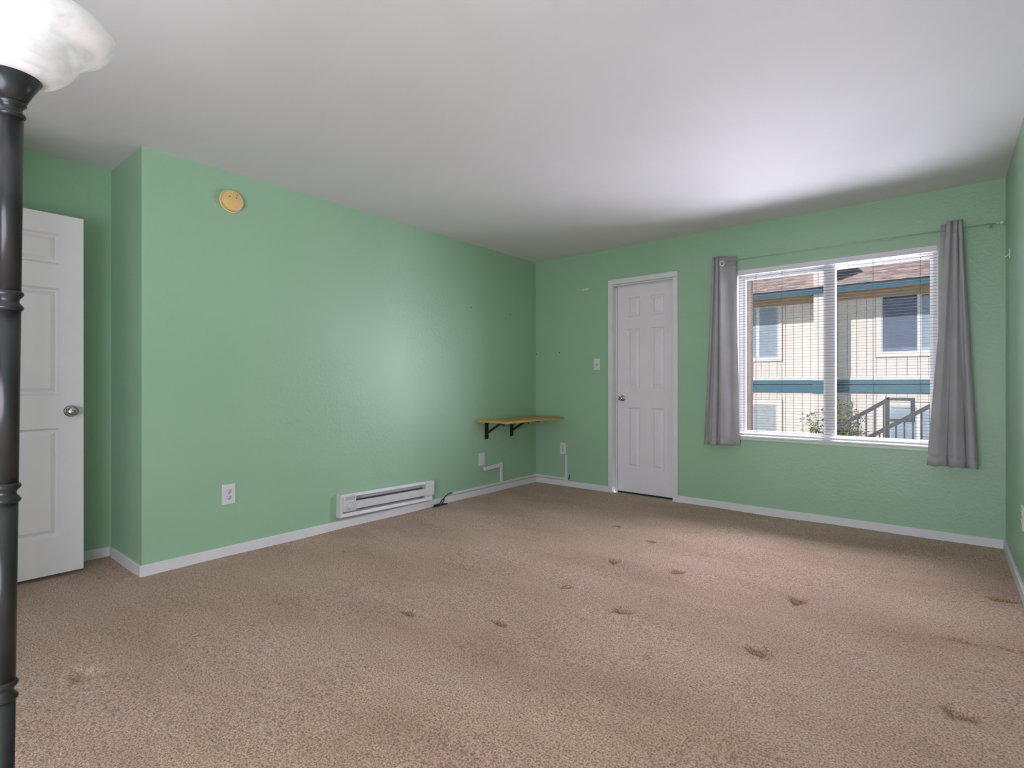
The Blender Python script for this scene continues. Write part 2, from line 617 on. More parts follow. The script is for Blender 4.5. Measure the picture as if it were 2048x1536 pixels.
# ------------------------------------------------------------------ panelled doors (local: x across, y = depth (front at -y), z up)
def panelled_leaf(parent, wd, ht, th, stile, pw, rows, z0=0.0):
    """leaf with six moulded openings, and each raised panel a mesh of its own"""
    dep = 0.015
    xs = [(stile, stile + pw), (wd - stile - pw, wd - stile)]
    holes = [(x0, x1, a, b) for (a, b) in rows for (x0, x1) in xs]
    gx = sorted({0, wd, *[v for h in holes for v in h[:2]]})
    gz = sorted({z0, z0 + ht, *[v for h in holes for v in h[2:]]})
    mb = MB()
    for i in range(len(gx) - 1):
        for k in range(len(gz) - 1):
            cx, cz = (gx[i] + gx[i + 1]) / 2, (gz[k] + gz[k + 1]) / 2
            if not any(h[0] < cx < h[1] and h[2] < cz < h[3] for h in holes):
                mb.add([(gx[i], 0, gz[k]), (gx[i + 1], 0, gz[k]), (gx[i + 1], 0, gz[k + 1]), (gx[i], 0, gz[k + 1])], [(0, 1, 2, 3)])
    mo = 0.012
    for (x0, x1, a, b) in holes:      # moulded slope down into the recess, and the recess floor
        o = [(x0, 0, a), (x1, 0, a), (x1, 0, b), (x0, 0, b)]
        n = [(x0 + mo, dep, a + mo), (x1 - mo, dep, a + mo), (x1 - mo, dep, b - mo), (x0 + mo, dep, b - mo)]
        mb.add(o + n, [(0, 1, 5, 4), (1, 2, 6, 5), (2, 3, 7, 6), (3, 0, 4, 7), (4, 5, 6, 7)])
    z1 = z0 + ht
    mb.add([(0, 0, z0), (wd, 0, z0), (wd, th, z0), (0, th, z0), (0, 0, z1), (wd, 0, z1), (wd, th, z1), (0, th, z1)],
           [(0, 3, 2, 1), (4, 5, 6, 7), (1, 2, 6, 5), (2, 3, 7, 6), (3, 0, 4, 7)])
    me = mb.mesh('leaf')
    me.materials.append(M['door'])
    link('leaf', me, parent)
    for (x0, x1, a, b) in holes:
        g, sl = 0.018, 0.022
        p = MB()
        o = [(x0 + g, dep, a + g), (x1 - g, dep, a + g), (x1 - g, dep, b - g), (x0 + g, dep, b - g)]
        n = [(x0 + g + sl, 0.002, a + g + sl), (x1 - g - sl, 0.002, a + g + sl), (x1 - g - sl, 0.002, b - g - sl), (x0 + g + sl, 0.002, b - g - sl)]
        p.add(o + n, [(0, 1, 5, 4), (1, 2, 6, 5), (2, 3, 7, 6), (3, 0, 4, 7), (4, 5, 6, 7), (3, 2, 1, 0)])
        p.build('panel', 'door', parent)


def door_knob(parent, x, z, front=0.0, s=1.0, key=False):
    R = Matrix.Translation((x, front, z)) @ Matrix.Rotation(PI / 2, 4, 'X') @ Matrix.Scale(s, 4)
    kn = MB().lathe([(0.0, 0.0), (0.033, 0.0), (0.033, 0.004), (0.028, 0.008), (0.014, 0.011), (0.0125, 0.026), (0.018, 0.031), (0.026, 0.038),
                     (0.0275, 0.047), (0.025, 0.056), (0.019, 0.061), (0.0, 0.062)], 32, R).build('door_knob', 'chrome', parent)
    tag(kn, 'round brushed nickel door knob')
    b = MB().lathe([(0.0, 0.061), (0.008, 0.061), (0.0075, 0.0645), (0.0, 0.065)], 16, R).build('lock_button', 'chrome', kn)
    return kn


# far closet door
d1 = thing('door_1', 'closed white six-panel door between light switch and window', 'door', (0.968, 0.070, 0.0), kind='structure')
panelled_leaf(d1, 0.612, 2.047, 0.035, 0.112, 0.138, [(0.258, 0.853), (1.050, 1.637), (1.752, 1.950)], 0.014)
MB().box(0.0, 0.612, 0.004, 0.065, -0.004, 0.0125).build('door_gap_shade', 'dark', d1)  # dark strip put in as the shade of the gap under the door
door_knob(d1, 0.064, 0.944, 0.0, 0.9)
cs = MB()      # casing, flat boards with eased edge, mitred head
t = 0.016
for x0, x1 in ((0.914, 0.963), (1.584, 1.633)):
    cs.bbox(x0 - .968, x1 - .968, -0.070 - t, -0.070, 0.0, 2.079, 0.004)
cs.bbox(0.914 - .968, 1.633 - .968, -0.070 - t, -0.070, 2.079, 2.128, 0.004)
cs.build('casing', 'trim', d1)
jb = MB()
jb.box(0.9605 - .968, 0.966 - .968, -0.070, 0.06, 0.0, 2.075)
jb.box(1.582 - .968, 1.5875 - .968, -0.070, 0.06, 0.0, 2.075)
jb.box(0.966 - .968, 1.582 - .968, -0.070, 0.06, 2.066, 2.0748)
jb.box(0.966 - .968, 0.978 - .968, -0.016, -0.004, 0.0, 2.066)
jb.box(1.570 - .968, 1.582 - .968, -0.016, -0.004, 0.0, 2.066)
jb.box(0.966 - .968, 1.582 - .968, -0.016, -0.004, 2.056, 2.066)
jb.build('jamb', 'trim', d1)

# open door in the alcove; its front faces +x, free edge towards the far wall
d2 = thing('door_2', 'white six-panel door standing open in the alcove behind the lamp', 'door', (-0.345, -4.699, 0.0), (0, 0, PI / 2), kind='structure')
panelled_leaf(d2, 0.762, 2.025, 0.035, 0.106, 0.232, [(0.231, 0.840), (1.026, 1.628), (1.762, 1.934)], 0.020)
door_knob(d2, 0.762 - 0.058, 0.934, 0.0, 1.0)
MB().bbox(0.7622, 0.7636, 0.008, 0.027, 0.905, 0.963, 0.0005).build('latch_plate', 'chrome', d2)
for hz in (0.25, 1.05, 1.85):
    MB().lathe([(0.0, -0.045), (0.006, -0.045), (0.006, 0.045), (0.0, 0.045)], 12, Matrix.Translation((-0.003, 0.004, hz))).build('hinge', 'chrome', d2)

# ------------------------------------------------------------------ window
w1 = thing('window_1', 'white vinyl sliding window looking onto the neighbouring building', 'window', (0, 0, 0), kind='structure')


def ring(mb, x0, x1, z0, z1, t, y0, y1, tt=None, tb=None):
    tt = tt or t
    tb = tb or t
    mb.bbox(x0, x0 + t, y0, y1, z0, z1, 0.003)
    mb.bbox(x1 - t, x1, y0, y1, z0, z1, 0.003)
    mb.bbox(x0 + t, x1 - t, y0, y1, z1 - tt, z1, 0.003)
    mb.bbox(x0 + t, x1 - t, y0, y1, z0, z0 + tb, 0.003)


mb = MB()
ring(mb, WX0, WX1, WZ0, WZ1, 0.030, 0.050, 0.125, 0.055, 0.030)
mb.build('frame', 'vinyl', w1)
mb = MB()
ring(mb, WX0 + 0.030, 2.815, WZ0 + 0.030, WZ1 - 0.055, 0.026, 0.066, 0.092)
mb.build('sash', 'vinyl', w1)
mb = MB()
ring(mb, 2.850, WX1 - 0.030, WZ0 + 0.030, WZ1 - 0.055, 0.018, 0.094, 0.118)
mb.build('sash', 'vinyl', w1)
MB().bbox(2.806, 2.872, 0.046, 0.122, WZ0 + 0.030, WZ1 - 0.055, 0.004).build('mullion', 'vinyl', w1)
MB().box(WX0 + 0.052, 2.806, 0.078, 0.081, WZ0 + 0.055, WZ1 - 0.080).build('pane', 'glass', w1)
MB().box(2.872, WX1 - 0.046, 0.106, 0.109, WZ0 + 0.047, WZ1 - 0.072).build('pane', 'glass', w1)
for a_ in ((WX0, WX0 + 0.004, WZ0 + .001, WZ1), (WX1 - 0.004, WX1, WZ0 + .001, WZ1), (WX0 + .004, WX1 - .004, WZ1 - 0.0015, WZ1)):
    MB().box(a_[0], a_[1], -0.002, 0.052, a_[2], a_[3]).build('jamb_liner', 'trim', w1)
st = MB().bbox(2.120, 3.530, -0.012, 0.060, WZ0 - 0.020, WZ0 - 0.0005, 0.003).build('sill', 'sagepale', w1)
tag(st, 'pale green painted sill ledge')
MB().bbox(WX0 + 0.01, WX1 - 0.01, 0.0, 0.050, WZ0 + 0.0005, WZ0 + 0.012, 0.002).build('sill_cap', 'trim', w1)

# mini blind hanging inside the opening, slats open flat
BX0, BX1 = WX0 + 0.006, WX1 - 0.006
bl = thing('window_blind', 'thin-slatted mini blind lowered over the window with slats open flat', 'blind', (0, 0, 0))
MB().bbox(BX0, BX1, 0.004, 0.034, WZ1 - 0.045, WZ1 - 0.002, 0.003).build('headrail', 'trim', bl)
MB().bbox(BX0 + .004, BX1 - .004, 0.008, 0.030, WZ0 + 0.020, WZ0 + 0.036, 0.003).build('bottom_rail', 'vinyl', bl)
sl = MB()
prof = [(-0.0075, -0.0005), (-0.004, 0.0004), (0.0, 0.0007), (0.004, 0.0004), (0.0075, -0.0005)]
pv = [(BX0 + .004, y, z) for y, z in prof] + [(BX1 - .004, y, z) for y, z in prof]
pv2 = [(x, y, z - 0.0005) for x, y, z in pv]
fs = []
n = len(prof)
for i in range(n - 1):
    fs.append((i, n + i, n + i + 1, i + 1))
    fs.append((2 * n + i, 2 * n + i + 1, 3 * n + i + 1, 3 * n + i))
fs += [(0, 2 * n, 3 * n, n), (n - 1, 2 * n - 1, 4 * n - 1, 3 * n - 1)]
sl.add(pv + pv2, fs)
slat_me = sl.mesh('slat')
slat_me.materials.append(M['slat'])
z = WZ0 + 0.056
while z < WZ1 - 0.055:
    s = link('slat', slat_me, bl)
    s.location = (0, 0.019, z)
    s.rotation_euler = (0.03 + random.uniform(-0.02, 0.02), random.uniform(-0.0006, 0.0006), 0)
    z += 0.0222
for cx in (2.30, 2.50, 3.12, 3.40):
    for cy in (0.0055, 0.0325):
        MB().tube([(cx, cy, WZ0 + 0.03), (cx, cy, WZ1 - 0.04)], 0.0009, 6).build('ladder_cord', 'cord', bl)


# ------------------------------------------------------------------ curtains and rod
ROD_Y, ROD_Z = -0.085, 2.133
rod = thing('curtain_rod', 'thin sage painted curtain rod above the window', 'curtain rod', (0, 0, 0))
MB().tube([(2.000, ROD_Y, ROD_Z), (3.800, ROD_Y, ROD_Z)], 0.0045, 10).build('rod', 'sage', rod)
for sgn, x in ((1, 3.800),):
    Rm = Matrix.Translation((x, ROD_Y, ROD_Z)) @ Matrix.Rotation(sgn * PI / 2, 4, 'Y')
    MB().lathe([(0.0, -0.006), (0.008, -0.006), (0.010, 0.0), (0.008, 0.006), (0.005, 0.009), (0.005, 0.012), (0.011, 0.018), (0.012, 0.024), (0.008, 0.031), (0.0, 0.033)],
               16, Rm).build('finial', 'sagepale', rod)
for x in (1.985, 3.770):
    k = MB()
    k.bbox(x - 0.009, x + 0.009, -0.003, 0.0, ROD_Z - 0.03, ROD_Z + 0.025, 0.001)
    k.bbox(x - 0.004, x + 0.004, ROD_Y - 0.008, -0.002, ROD_Z - 0.010, ROD_Z - 0.0045, 0.001)
    k.build('bracket', 'sage', rod)


def curtain(name, label, top, bot, ztop, zbot, grom, sag=0.0):
    t = thing(name, label, 'curtain', (0, 0, 0), group='grey curtains')
    a = catmull([(x, y, 0) for x, y in top], 10)
    b = catmull([(x, y, 0) for x, y in bot], 10)
    nv = 46
    nu = len(a)
    vs, fs = [], []
    for j in range(nv + 1):
        v = j / nv
        s = v ** 1.15
        for i in range(nu):
            p = a[i].lerp(b[i], s)
            zz = ztop + (zbot - ztop) * v
            wob = 0.004 * math.sin(3.1 * v + i * 0.35) * v
            dz = sag * v * math.sin(i * 0.45) * 0.5
            vs.append((p.x + wob, min(p.y, -0.018), zz + dz))
    for j in range(nv):
        for i in range(nu - 1):
            q = j * nu + i
            fs.append((q, q + 1, q + nu + 1, q + nu))
    mbx = MB()
    mbx.add(vs, fs, True)
    me = mbx.mesh('panel')
    me.materials.append(M['curtain'])
    o = link('panel', me, t)
    so = o.modifiers.new('thick', 'SOLIDIFY')
    so.thickness = 0.0016
    so.offset = 0
    # stitched hems, thin raised bands following the fabric
    for nm, v0, v1 in (('heading_band', 0.0, 0.052), ('hem_band', 0.955, 1.0)):
        hv, hf = [], []
        for v in (v0, v1):
            for i in range(nu):
                s = v ** 1.15
                p = a[i].lerp(b[i], s)
                hv.append((p.x + 0.004 * math.sin(3.1 * v + i * 0.35) * v, min(p.y, -0.018), ztop + (zbot - ztop) * v + sag * v * math.sin(i * 0.45) * 0.5))
        for i in range(nu - 1):
            hf.append((i, i + 1, nu + i + 1, nu + i))
        h = MB()
        h.add(hv, hf, True)
        hm = h.mesh(nm)
        hm.materials.append(M['curtain'])
        ho = link(nm, hm, t)
        sm = ho.modifiers.new('thick', 'SOLIDIFY')
        sm.thickness = 0.0036
        sm.offset = 0
    for (gx, gy, gz, rz) in grom:
        g = MB()
        Rm = Matrix.Translation((gx, gy, gz)) @ Matrix.Rotation(rz, 4, 'Z') @ Matrix.Rotation(PI / 2, 4, 'X')
        R_, r_ = 0.019, 0.0038
        vv, ff = [], []
        for i in range(24):
            A = 2 * PI * i / 24
            for k in range(8):
                B = 2 * PI * k / 8
                vv.append(Rm @ Vector(((R_ + r_ * math.cos(B)) * math.cos(A), (R_ + r_ * math.cos(B)) * math.sin(A), r_ * math.sin(B))))
        for i in range(24):
            for k in range(8):
                ff.append((i * 8 + k, ((i + 1) % 24) * 8 + k, ((i + 1) % 24) * 8 + (k + 1) % 8, i * 8 + (k + 1) % 8))
        g.add(vv, ff, True)
        g.build('grommet', 'vinyl', t)
    return t


curtain('curtain', 'grey grommet curtain gathered at the left side of the window',
        [(1.972, -.075), (1.982, -.115), (1.996, -.128), (2.006, -.100), (2.016, -.128), (2.030, -.130), (2.040, -.105), (2.046, -.128), (2.060, -.118), (2.095, -.070), (2.135, -.045), (2.158, -.050)],
        [(1.892, -.050), (1.905, -.095), (1.930, -.120), (1.950, -.085), (1.975, -.120), (2.005, -.125), (2.028, -.080), (2.045, -.118), (2.075, -.125), (2.115, -.095), (2.155, -.060), (2.192, -.055)],
        2.178, 0.562, [(2.064, -.119, ROD_Z - .018, 0.75)], 0.006)
curtain('curtain', 'grey grommet curtain hanging at the right side of the window',
        [(3.512, -.050), (3.535, -.052), (3.546, -.090), (3.545, -.130), (3.562, -.138), (3.576, -.115), (3.582, -.135), (3.597, -.136), (3.603, -.112), (3.608, -.134), (3.622, -.132), (3.628, -.100)],
        [(3.500, -.050), (3.470, -.062), (3.448, -.090), (3.440, -.125), (3.490, -.150), (3.535, -.120), (3.545, -.095), (3.580, -.140), (3.630, -.118), (3.645, -.080), (3.672, -.140), (3.706, -.120)],
        2.182, 0.528, [], 0.008)

# ------------------------------------------------------------------ torchiere floor lamp
LX, LY = 2.1455, -4.5868
lamp = thing('floor_lamp', 'gunmetal torchiere floor lamp with white alabaster bowl shade', 'floor lamp', (LX, LY, 0.0), (-0.0092, 0.0113, 0))
MB().lathe([(0.0, 0.001), (0.135, 0.001), (0.135, 0.012), (0.125, 0.022), (0.06, 0.032), (0.03, 0.05), (0.022, 0.075), (0.0, 0.075)], 48).build('base', 'gun', lamp)
segs = [(0.07, 0.490), (0.526, 0.864), (0.900, 1.228), (1.262, 1.592)]
for z0, z1 in segs:
    MB().lathe([(0.0, z0), (0.0172, z0), (0.0172, z1), (0.0, z1)], 32).build('pole', 'gun', lamp)
for zc in (0.508, 0.882, 1.245):
    MB().lathe([(0.0, zc - .020), (0.0165, zc - .020), (0.0205, zc - .016), (0.0215, zc - .0125), (0.0195, zc - .009), (0.0150, zc - .003), (0.0145, zc), (0.0150, zc + .003),
                (0.0195, zc + .009), (0.0215, zc + .0125), (0.0205, zc + .016), (0.0165, zc + .020), (0.0, zc + .020)], 32).build('collar', 'gun', lamp)
MB().lathe([(0.0, 1.590), (0.0175, 1.590), (0.0200, 1.593), (0.0205, 1.597), (0.0165, 1.601), (0.0150, 1.607), (0.0170, 1.612), (0.0215, 1.616), (0.0205, 1.620), (0.0, 1.620)], 32).build('neck_ring', 'gun', lamp)
MB().lathe([(0.0, 1.619), (0.0200, 1.619), (0.0295, 1.640), (0.0470, 1.674), (0.0455, 1.675), (0.0300, 1.645), (0.0, 1.640)], 40).build('cup', 'gun', lamp)
shade_prof = [(0.012, 1.662), (0.045, 1.667), (0.068, 1.677), (0.085, 1.694), (0.096, 1.712), (0.106, 1.730), (0.120, 1.745), (0.138, 1.756), (0.150, 1.766), (0.1565, 1.780)]
pp = catmull([(r, z, 0) for r, z in shade_prof], 4)
outer = [(p.x, p.y) for p in pp]
inner = [(max(r - 0.003, 0.008), z + 0.003) for r, z in reversed(outer)]
MB().lathe(outer + inner + [outer[0]], 64).build('shade', 'shadewhite', lamp)
MB().lathe([(0.0, 1.640), (0.014, 1.640), (0.014, 1.690), (0.0, 1.690)], 20).build('socket', 'plate', lamp)
bulb_m, bnt, bb = new_mat('lit_bulb')
bb.inputs['Emission Color'].default_value = (1.0, 0.97, 0.92, 1)
bb.inputs['Emission Strength'].default_value = 14.0
M['bulb'] = bulb_m
MB().lathe([(0.0, 1.688), (0.012, 1.690), (0.016, 1.700), (0.026, 1.716), (0.030, 1.732), (0.026, 1.748), (0.014, 1.758), (0.0, 1.760)], 24).build('bulb', 'bulb', lamp)
pl = bpy.data.lights.new('lamp_light', 'POINT')
pl.energy = 6
pl.color = (0.95, 0.90, 1.0)
pl.shadow_soft_size = 0.03
plo = bpy.data.objects.new('lamp_light', pl)
COL.objects.link(plo)
plo.parent = lamp
plo.location = (0, 0, 1.800)

# ------------------------------------------------------------------ fold-down wall table in the corner
tb = thing('wall_table', 'honey pine fold-down table on black brackets in the room corner', 'table', (0, 0, 0))
for k in range(4):       # edge-glued boards
    x0 = 0.002 + k * 0.1005
    MB().bbox(x0, x0 + 0.1002, -0.975, -0.045, 0.717, 0.737, 0.0015).build('board', 'shelf', tb)
for by in (-0.830, -0.437):
    br = MB()
    br.bbox(0.0, 0.006, by - 0.019, by + 0.019, 0.540, 0.716, 0.001)
    br.bbox(0.006, 0.016, by - 0.019, by - 0.016, 0.545, 0.716, 0.001)
    br.bbox(0.006, 0.016, by + 0.016, by + 0.019, 0.545, 0.716, 0.001)
    b0 = br.build('bracket', 'black', tb)
    MB().bbox(0.010, 0.365, by - 0.014, by + 0.014, 0.703, 0.7165, 0.002).build('arm', 'black', b0)
    p0, p1 = Vector((0.008, by, 0.598)), Vector((0.195, by, 0.706))
    dr = (p1 - p0).normalized()
    mt = Matrix.Translation(p0) @ dr.to_track_quat('X', 'Z').to_matrix().to_4x4()
    MB().bbox(0, (p1 - p0).length, -0.009, 0.009, -0.010, 0.010, 0.002, mt).build('strut', 'black', b0)
    p0, p1 = Vector((0.205, by, 0.704)), Vector((0.238, by, 0.684))
    dr = (p1 - p0).normalized()
    mt = Matrix.Translation(p0) @ dr.to_track_quat('X', 'Z').to_matrix().to_4x4()
    MB().bbox(0, (p1 - p0).length, -0.006, 0.006, -0.004, 0.004, 0.001, mt).build('release_lever', 'black', b0)
    MB().lathe([(0, 0), (0.005, 0), (0.005, 0.002), (0, 0.003)], 10, Matrix.Translation((0.006, by - 0.004, 0.592)) @ Matrix.Rotation(PI / 2, 4, 'Y')).build('screw', 'chrome', b0)

# ------------------------------------------------------------------ smoke detector
sd = thing('smoke_detector', 'round yellowed smoke detector high on the left wall', 'smoke detector', (0.0, -3.262, 2.252), (0, PI / 2, 0))
MB().lathe([(0.0, 0.0), (0.071, 0.0), (0.0725, 0.004), (0.071, 0.010), (0.066, 0.011), (0.0, 0.011)], 56).build('base_plate', 'detector_rim', sd)
MB().lathe([(0.0, 0.011), (0.0655, 0.011), (0.066, 0.024), (0.064, 0.034), (0.060, 0.037), (0.0, 0.0375)], 56).build('cover', 'detector', sd)
for (a, b, r) in ((-0.040, 0.022, 0.0034), (-0.020, -0.022, 0.0040), (-0.020, 0.018, 0.0036)):
    MB().lathe([(0.0, 0.0372), (r, 0.0372), (r, 0.0381), (0.0, 0.0381)], 12, Matrix.Translation((a, b, 0))).build('vent_hole', 'groove', sd)

# ------------------------------------------------------------------ baseboard heater
ht = thing('wall_heater', 'white electric baseboard heater low on the left wall', 'heater', (0.0, -2.508, 0.090), (-0.020, 0, 0))
HL, HH, HD = 0.930, 0.172, 0.062
MB().box(0.0, 0.010, 0.004, HL - 0.004, 0.004, HH - 0.002).build('back_plate', 'enamel', ht)
hb = MB()
hb.prism([(0.0, HH - 0.004), (0.0, HH), (HD - 0.008, HH), (HD - 0.003, HH - 0.022), (HD - 0.007, HH - 0.022), (HD - 0.012, HH - 0.004)], 1, 0.002, HL - 0.002)
hb.build('top_hood', 'enamel', ht)
MB().prism([(HD - 0.004, 0.050), (HD + 0.002, 0.054), (HD + 0.001, 0.108), (HD - 0.004, 0.112), (HD - 0.008, 0.112), (HD - 0.008, 0.050)], 1, 0.130, HL - 0.100).build('front_panel', 'enamel', ht)
MB().prism([(0.0, 0.0), (HD - 0.006, 0.0), (HD, 0.006), (HD - 0.006, 0.030), (HD - 0.012, 0.030), (HD - 0.010, 0.006), (0.0, 0.006)], 1, 0.004, HL - 0.020).build('bottom_lip', 'enamel', ht)
MB().bbox(0.0, HD - 0.004, 0.0, 0.022, 0.0, HH - 0.001, 0.003).build('end_cap', 'enamel', ht)
ctl = MB().bbox(0.010, HD + 0.003, 0.022, 0.130, 0.044, HH - 0.012, 0.003).build('control_box', 'enamel', ht)
for i in range(7):
    for k in range(4):
        MB().box(HD + 0.0028, HD + 0.0037, 0.034 + i * 0.0125 + 0.004 * (k % 2), 0.0385 + i * 0.0125 + 0.004 * (k % 2), 0.128 + k * 0.0065, 0.1315 + k * 0.0065).build('vent_slot', 'dark', ctl)
Rk = Matrix.Translation((HD + 0.003, 0.078, 0.082)) @ Matrix.Rotation(PI / 2, 4, 'Y')
kn = MB().lathe([(0, 0), (0.026, 0), (0.0265, 0.004), (0.0245, 0.008), (0.021, 0.011), (0.0205, 0.019), (0.017, 0.021), (0, 0.021)], 32, Rk).build('dial', 'enamel', ht)
MB().bbox(HD + 0.0238, HD + 0.0246, 0.077, 0.0795, 0.083, 0.100, 0.0003).build('pointer', 'grime', kn)
MB().bbox(0.010, HD + 0.002, HL - 0.100, HL - 0.002, 0.050, HH - 0.003, 0.003).build('end_box', 'enamel', ht)
MB().bbox(0.0, HD - 0.010, HL - 0.100, HL - 0.012, 0.004, 0.050, 0.004).build('end_foot', 'enamel', ht)
for i in range(56):
    y = 0.140 + i * 0.0122
    MB().box(0.012, 0.046, y, y + 0.0010, 0.040, 0.118).build('fin', 'grime', ht)
MB().tube([(0.030, 0.130, 0.079), (0.030, HL - 0.1, 0.079)], 0.006, 8).build('heating_tube', 'grime', ht)


# ------------------------------------------------------------------ plates, outlets, switch
def plate_on(name, label, cat, loc, rotz, w, h, kind, mat='plate'):
    """local: x across, -y out of the wall, z up, origin at the middle of the plate"""
    t = thing(name, label, cat, loc, (0, 0, rotz))
    MB().bbox(-w / 2, w / 2, -0.0065, 0.0, -h / 2, h / 2, 0.003).build('cover_plate', mat, t)
    if kind == 'duplex':
        for s in (-1, 1):
            zc = s * 0.0195
            f = MB().lathe([(0, 0), (0.0165, 0), (0.0165, 0.002), (0, 0.002)], 20, Matrix.Translation((0, -0.0062, zc)) @ Matrix.Rotation(PI / 2, 4, 'X')).build('receptacle', mat, t)
            for xx, hh in ((-0.0062, 0.0085), (0.0062, 0.0070)):
                MB().box(xx - 0.0012, xx + 0.0012, -0.0088, -0.0080, zc + 0.001, zc + 0.001 + hh).build('slot', 'dark', f)
            MB().lathe([(0, 0), (0.0026, 0), (0.0026, 0.0007), (0, 0.0007)], 10, Matrix.Translation((0, -0.0082, zc - 0.007)) @ Matrix.Rotation(PI / 2, 4, 'X')).build('slot', 'dark', f)
        MB().lathe([(0, 0), (0.003, 0), (0.0025, 0.0012), (0, 0.0014)], 10, Matrix.Translation((0, -0.0064, 0)) @ Matrix.Rotation(PI / 2, 4, 'X')).build('screw', 'chrome', t)
    elif kind == 'toggle':
        MB().bbox(-0.0052, 0.0052, -0.0076, -0.006, -0.0120, 0.0120, 0.0005).build('switch_well', 'grime', t)
        MB().bbox(-0.0040, 0.0040, -0.0180, -0.0065, 0.0005, 0.0095, 0.0015).build('toggle', mat, t)
        for s in (-1, 1):
            MB().lathe([(0, 0), (0.003, 0), (0.0025, 0.0012), (0, 0.0014)], 10, Matrix.Translation((0, -0.0064, s * 0.030)) @ Matrix.Rotation(PI / 2, 4, 'X')).build('screw', 'grime', t)
    elif kind == 'blank':
        for s in (-1, 1):
            MB().lathe([(0, 0), (0.003, 0), (0.0025, 0.0012), (0, 0.0014)], 10, Matrix.Translation((0, -0.0064, s * 0.042)) @ Matrix.Rotation(PI / 2, 4, 'X')).build('screw', mat, t)
    return t


plate_on('wall_outlet', 'white duplex outlet below the smoke detector, left of the heater', 'outlet', (0, -3.278, 0.389), PI / 2, 0.082, 0.127, 'duplex')
plate_on('wall_outlet', 'white duplex outlet on the far wall under the pine table', 'outlet', (0.366, 0, 0.398), 0, 0.080, 0.122, 'duplex')
plate_on('wall_outlet', 'pale green painted outlet cut by the right photo edge', 'outlet', (W, -0.985, 0.398), -PI / 2, 0.090, 0.122, 'duplex', 'sagepale')
plate_on('blank_plate', 'plain white blank cover plate below the pine table', 'wall plate', (0, -0.899, 0.347), PI / 2, 0.082, 0.124, 'blank')
plate_on('light_switch', 'white toggle light switch beside the closed white door', 'light switch', (0.781, 0, 1.289), 0, 0.071, 0.117, 'toggle')
stp = tag(MB().bbox(-0.039, 0.039, -0.004, 0.0, -0.008, 0.008, 0.002).build('adhesive_strip', 'sagepale'),
          'small pale adhesive strip high on the far wall', 'adhesive strip')
stp.location = (0.646, -0.0002, 2.072)
stp.rotation_euler = (0, -0.05, 0)
hk = thing('wall_hook', 'small pale green hook on the right wall near the curtain rod', 'hook', (W, -0.300, 1.890), (0, 0, -PI / 2))
MB().bbox(-0.009, 0.009, -0.005, 0.0, -0.028, 0.028, 0.003).build('back_plate', 'sagepale', hk)
MB().tube(catmull([(0, -0.004, -0.006), (0, -0.014, -0.016), (0, -0.019, -0.022), (0, -0.024, -0.014)], 5), 0.0035, 8).build('hook_arm', 'sagepale', hk)

for nm, lab, loc, rz in (('wall_screw', 'tiny dark screw on the left wall, farther from the corner', (0, -1.038, 1.825), PI / 2),
                         ('wall_screw', 'tiny dark screw on the left wall, nearer the corner', (0, -0.453, 1.817), PI / 2),
                         ('wall_screw', 'tiny dark screw on the far wall right at the corner', (0.012, 0, 1.422), 0),
                         ('wall_screw', 'tiny dark screw on the far wall between corner and light switch', (0.318, 0, 1.427), 0)):
    s = MB().lathe([(0, 0), (0.0052, 0), (0.0048, 0.003), (0.002, 0.004), (0, 0.0032)], 12, Matrix.Rotation(PI / 2, 4, 'X')).build(nm, 'rubber')
    s.location = loc
    s.rotation_euler = (0, 0, rz)
    tag(s, lab, 'screw', 'screws left in the walls')

# ------------------------------------------------------------------ cable raceways and cords
rc = thing('cable_raceway', 'white cable raceway running along the baseboards into the room corner', 'raceway', (0, 0, 0))
MB().bbox(0.0, 0.018, -1.306, -0.020, BH + 0.006, BH + 0.030, 0.003).build('channel', 'plate', rc)
MB().bbox(0.020, 0.385, -0.018, 0.0, BH + 0.006, BH + 0.030, 0.003).build('channel', 'plate', rc)
MB().bbox(0.0, 0.021, -0.021, 0.0, BH + 0.004, BH + 0.032, 0.004).build('corner_elbow', 'plate', rc)
MB().bbox(0.400, 0.424, -0.018, 0.0, BH + 0.034, 0.334, 0.003).build('channel', 'plate', rc)
MB().bbox(0.383, 0.434, -0.021, 0.0, BH + 0.001, BH + 0.036, 0.004).build('corner_elbow', 'plate', rc)
MB().bbox(0.0, 0.018, -0.618, -0.592, BH + 0.028, 0.245, 0.003).build('channel', 'plate', rc)
MB().bbox(0.0, 0.021, -0.640, -0.588, 0.240, 0.288, 0.005).build('corner_elbow', 'plate', rc)
mt = Matrix.Translation((0, -0.868, 0.251)) @ Matrix.Rotation(0.045, 4, 'X')
MB().bbox(0.0, 0.022, 0.0, 0.240, -0.020, 0.020, 0.005, mt).build('junction_box', 'plate', rc)

cd = thing('black_cord', 'tangled black cord hanging from the raceway onto the baseboard beside the heater', 'cord', (0, 0, 0))
MB().tube(catmull([(0.011, -1.300, 0.082), (0.016, -1.345, 0.086), (0.024, -1.400, 0.072), (0.030, -1.450, 0.046), (0.036, -1.492, 0.018), (0.040, -1.530, 0.007), (0.045, -1.580, 0.006)], 8), 0.0038, 8).build('lead', 'rubber', cd)
MB().tube(catmull([(0.036, -1.490, 0.014), (0.030, -1.455, 0.044), (0.030, -1.430, 0.050), (0.034, -1.440, 0.030), (0.040, -1.470, 0.012), (0.044, -1.430, 0.010), (0.046, -1.405, 0.008), (0.050, -1.425, 0.005), (0.045, -1.480, 0.008),
                   (0.040, -1.510, 0.016), (0.048, -1.535, 0.010), (0.036, -1.505, 0.006)], 8), 0.0042, 8).build('coil', 'rubber', cd)
MB().bbox(0.030, 0.058, -1.555, -1.500, 0.002, 0.022, 0.006).build('plug', 'rubber', cd)
